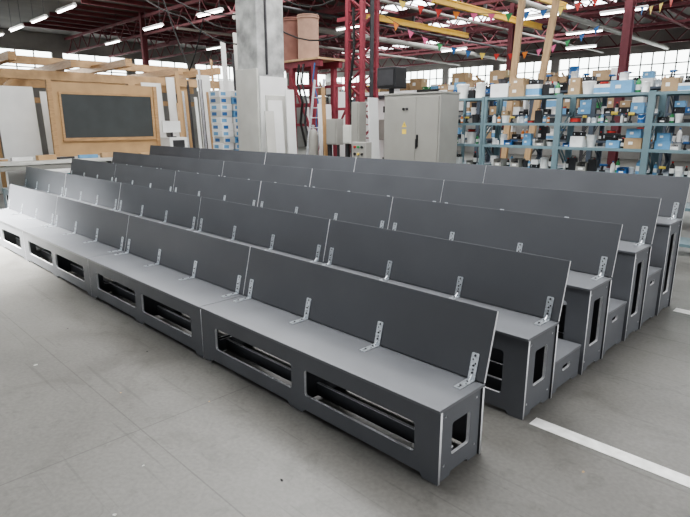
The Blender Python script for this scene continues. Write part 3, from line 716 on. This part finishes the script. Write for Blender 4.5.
# open timber post and beam structure
c=top('timber_pergola','heavy pale timber post and beam structure under construction','timber structure')
for x in (-19.6,-24):
    for y in (4.6,9.0,13.4): obj('post',M().box(x-.12,x+.12,y-.12,y+.12,0,3.32).mesh('p',WOODL),c)
    obj('cross_beam',M().box(x-.12,x+.12,2.2,14,3.32,3.60).mesh('b',WOODL),c)
obj('cross_beam',M().box(-24.1,-23.9,2.2,14,2.75,2.95).mesh('b',WOODL),c)
for y,zz,w_ in ((3.2,3.67,.18),(5.2,3.80,.22),(6.9,3.70,.16),(8.7,3.85,.22),(10.6,3.70,.18),(12.2,3.80,.2)):
    obj('joist',M().beam((-25.5,y,zz+.05),(-18.9,y,zz+.12),w_,.24).mesh('j',WOOD),c)
obj('upper_beam',M().box(-22.1,-21.85,3.0,13.8,3.98,4.24).mesh('ub',WOODL),c)
for y in (4.6,9.0):
    obj('strut',M().beam((-19.6,y,2.6),(-19.6,y+.75,3.38),.10,.10).mesh('s',WOODL),c)
def cable(pts,lab,sag=.25):
    P_=[Vector(p) for p in pts]; out=[]
    for a,b in zip(P_,P_[1:]):
        for k in range(6):
            t_=k/6; v=a.lerp(b,t_); v.z-=sag*4*t_*(1-t_); out.append(v)
    out.append(P_[-1]); obj('hanging_cable',M().tube(out,.022,6).mesh('cable',RUBBER),None,label=lab,cat='cable')
cable([(-20,9,7.0),(-16.5,9.5,5.2),(-13.8,9.9,4.2)],'black cable hanging from the roof to the column')
cable([(-21,8.5,7.0),(-17,9.2,5.9),(-13.8,9.8,5.0)],'black cable hanging from the roof to the column')
cable([(-19,8.8,7.0),(-15.5,9.6,5.9),(-13.8,9.7,5.6)],'black cable hanging from the roof to the column')
cable([(-18,9.3,7.0),(-16.2,9.4,3.6),(-15.4,9.5,5.0),(-13.8,9.75,4.6)],'black cable hanging from the roof to the column',.1)
cable([(-13.3,10.5,5.6),(-10.7,10.9,5.3)],'black cable slung between column and tower',.4)
cable([(-13.3,10.5,4.7),(-10.7,10.9,4.3)],'black cable slung between column and tower',.3)

for q in range(14):
    x,y=[(-4.9,1.2),(-3.3,1.9),(-4.2,.5),(-2.9,1.2),(-5.6,1.7),(-.6,2.6),(-2.2,1.7),(-.35,3.9),(-3.9,1.5),(-6.3,1.1),(-2.6,.9),(-5.2,.7),(-1.0,3.0),(-4.5,2.0)][q]
    mt=[OFFW,WOODP,TAPE,OFFW,DARK,CARD,RUBBER][q%7]; s_=random.uniform(.3,.7)
    m=M(); m.poly([(-.02*s_,-.012*s_,.003),(.022*s_,-.015*s_,.002),(.025*s_,.01*s_,.006),(0,.018*s_,.003),(-.02*s_,.012*s_,.002)])
    obj('paper_scrap',m.mesh('scrap',mt),None,(x,y,0),(0,0,random.uniform(0,3)),label='small torn scrap lying on the concrete floor',cat='scrap',group='scraps on the floor')

# ---------------------------------------------------------------- lights
def area(name,loc,tgt,sx,sy,e,col=(1,1,1),spread=180):
    l=bpy.data.lights.new(name,'AREA'); l.shape='RECTANGLE'; l.size=sx*S; l.size_y=sy*S; l.energy=e; l.color=col; l.spread=math.radians(spread)
    o=bpy.data.objects.new(name,l); COL.objects.link(o); o.location=loc
    o.rotation_euler=(Vector(tgt)-Vector(loc)).to_track_quat('-Z','Y').to_euler(); return o
area('skylight_glow',(-6,5,6.7),(-6,5,0),9,6,540,(1,.99,.97))
area('skylight_glow',(-15,10,6.7),(-15,9,0),12,8,760,(1,.99,.98))
area('skylight_glow',(-6,16,6.7),(-6,15,0),14,8,680,(.98,.99,1))
area('skylight_glow',(-20,24,6.7),(-20,23,0),18,10,950,(1,1,1))
area('skylight_glow',(4,5,6.0),(-.5,4.5,0),4,4,220,(1,1,1))
area('floor_glare_fill',(-11.6,-0.4,5.6),(-11.0,.8,0),2.6,1.6,900,(1,.99,.96),spread=60)  # added lamp aimed down to brighten the left floor; no gateway is built
area('window_daylight',(-27,6,4.8),(-12,5,.8),8,2.5,420,(1,.99,.97))
w=bpy.data.worlds.new('world'); scene.world=w; w.use_nodes=True
w.node_tree.nodes['Background'].inputs[0].default_value=(.95,.97,1,1); w.node_tree.nodes['Background'].inputs[1].default_value=.70

cd=bpy.data.cameras.new('camera'); cam=bpy.data.objects.new('camera',cd); COL.objects.link(cam)
cd.sensor_width=36; cd.lens=548/690*36
cam.location=(0,0,2.0); cam.rotation_euler=(math.radians(90-13.9),0,math.radians(44.8))
scene.camera=cam

for me in bpy.data.meshes:
    if me.users: me.transform(Matrix.Diagonal((S,S,S,1)))
for o in bpy.data.objects:
    o.location=o.location*S
    for md in o.modifiers:
        if md.type=='BEVEL': md.width*=S
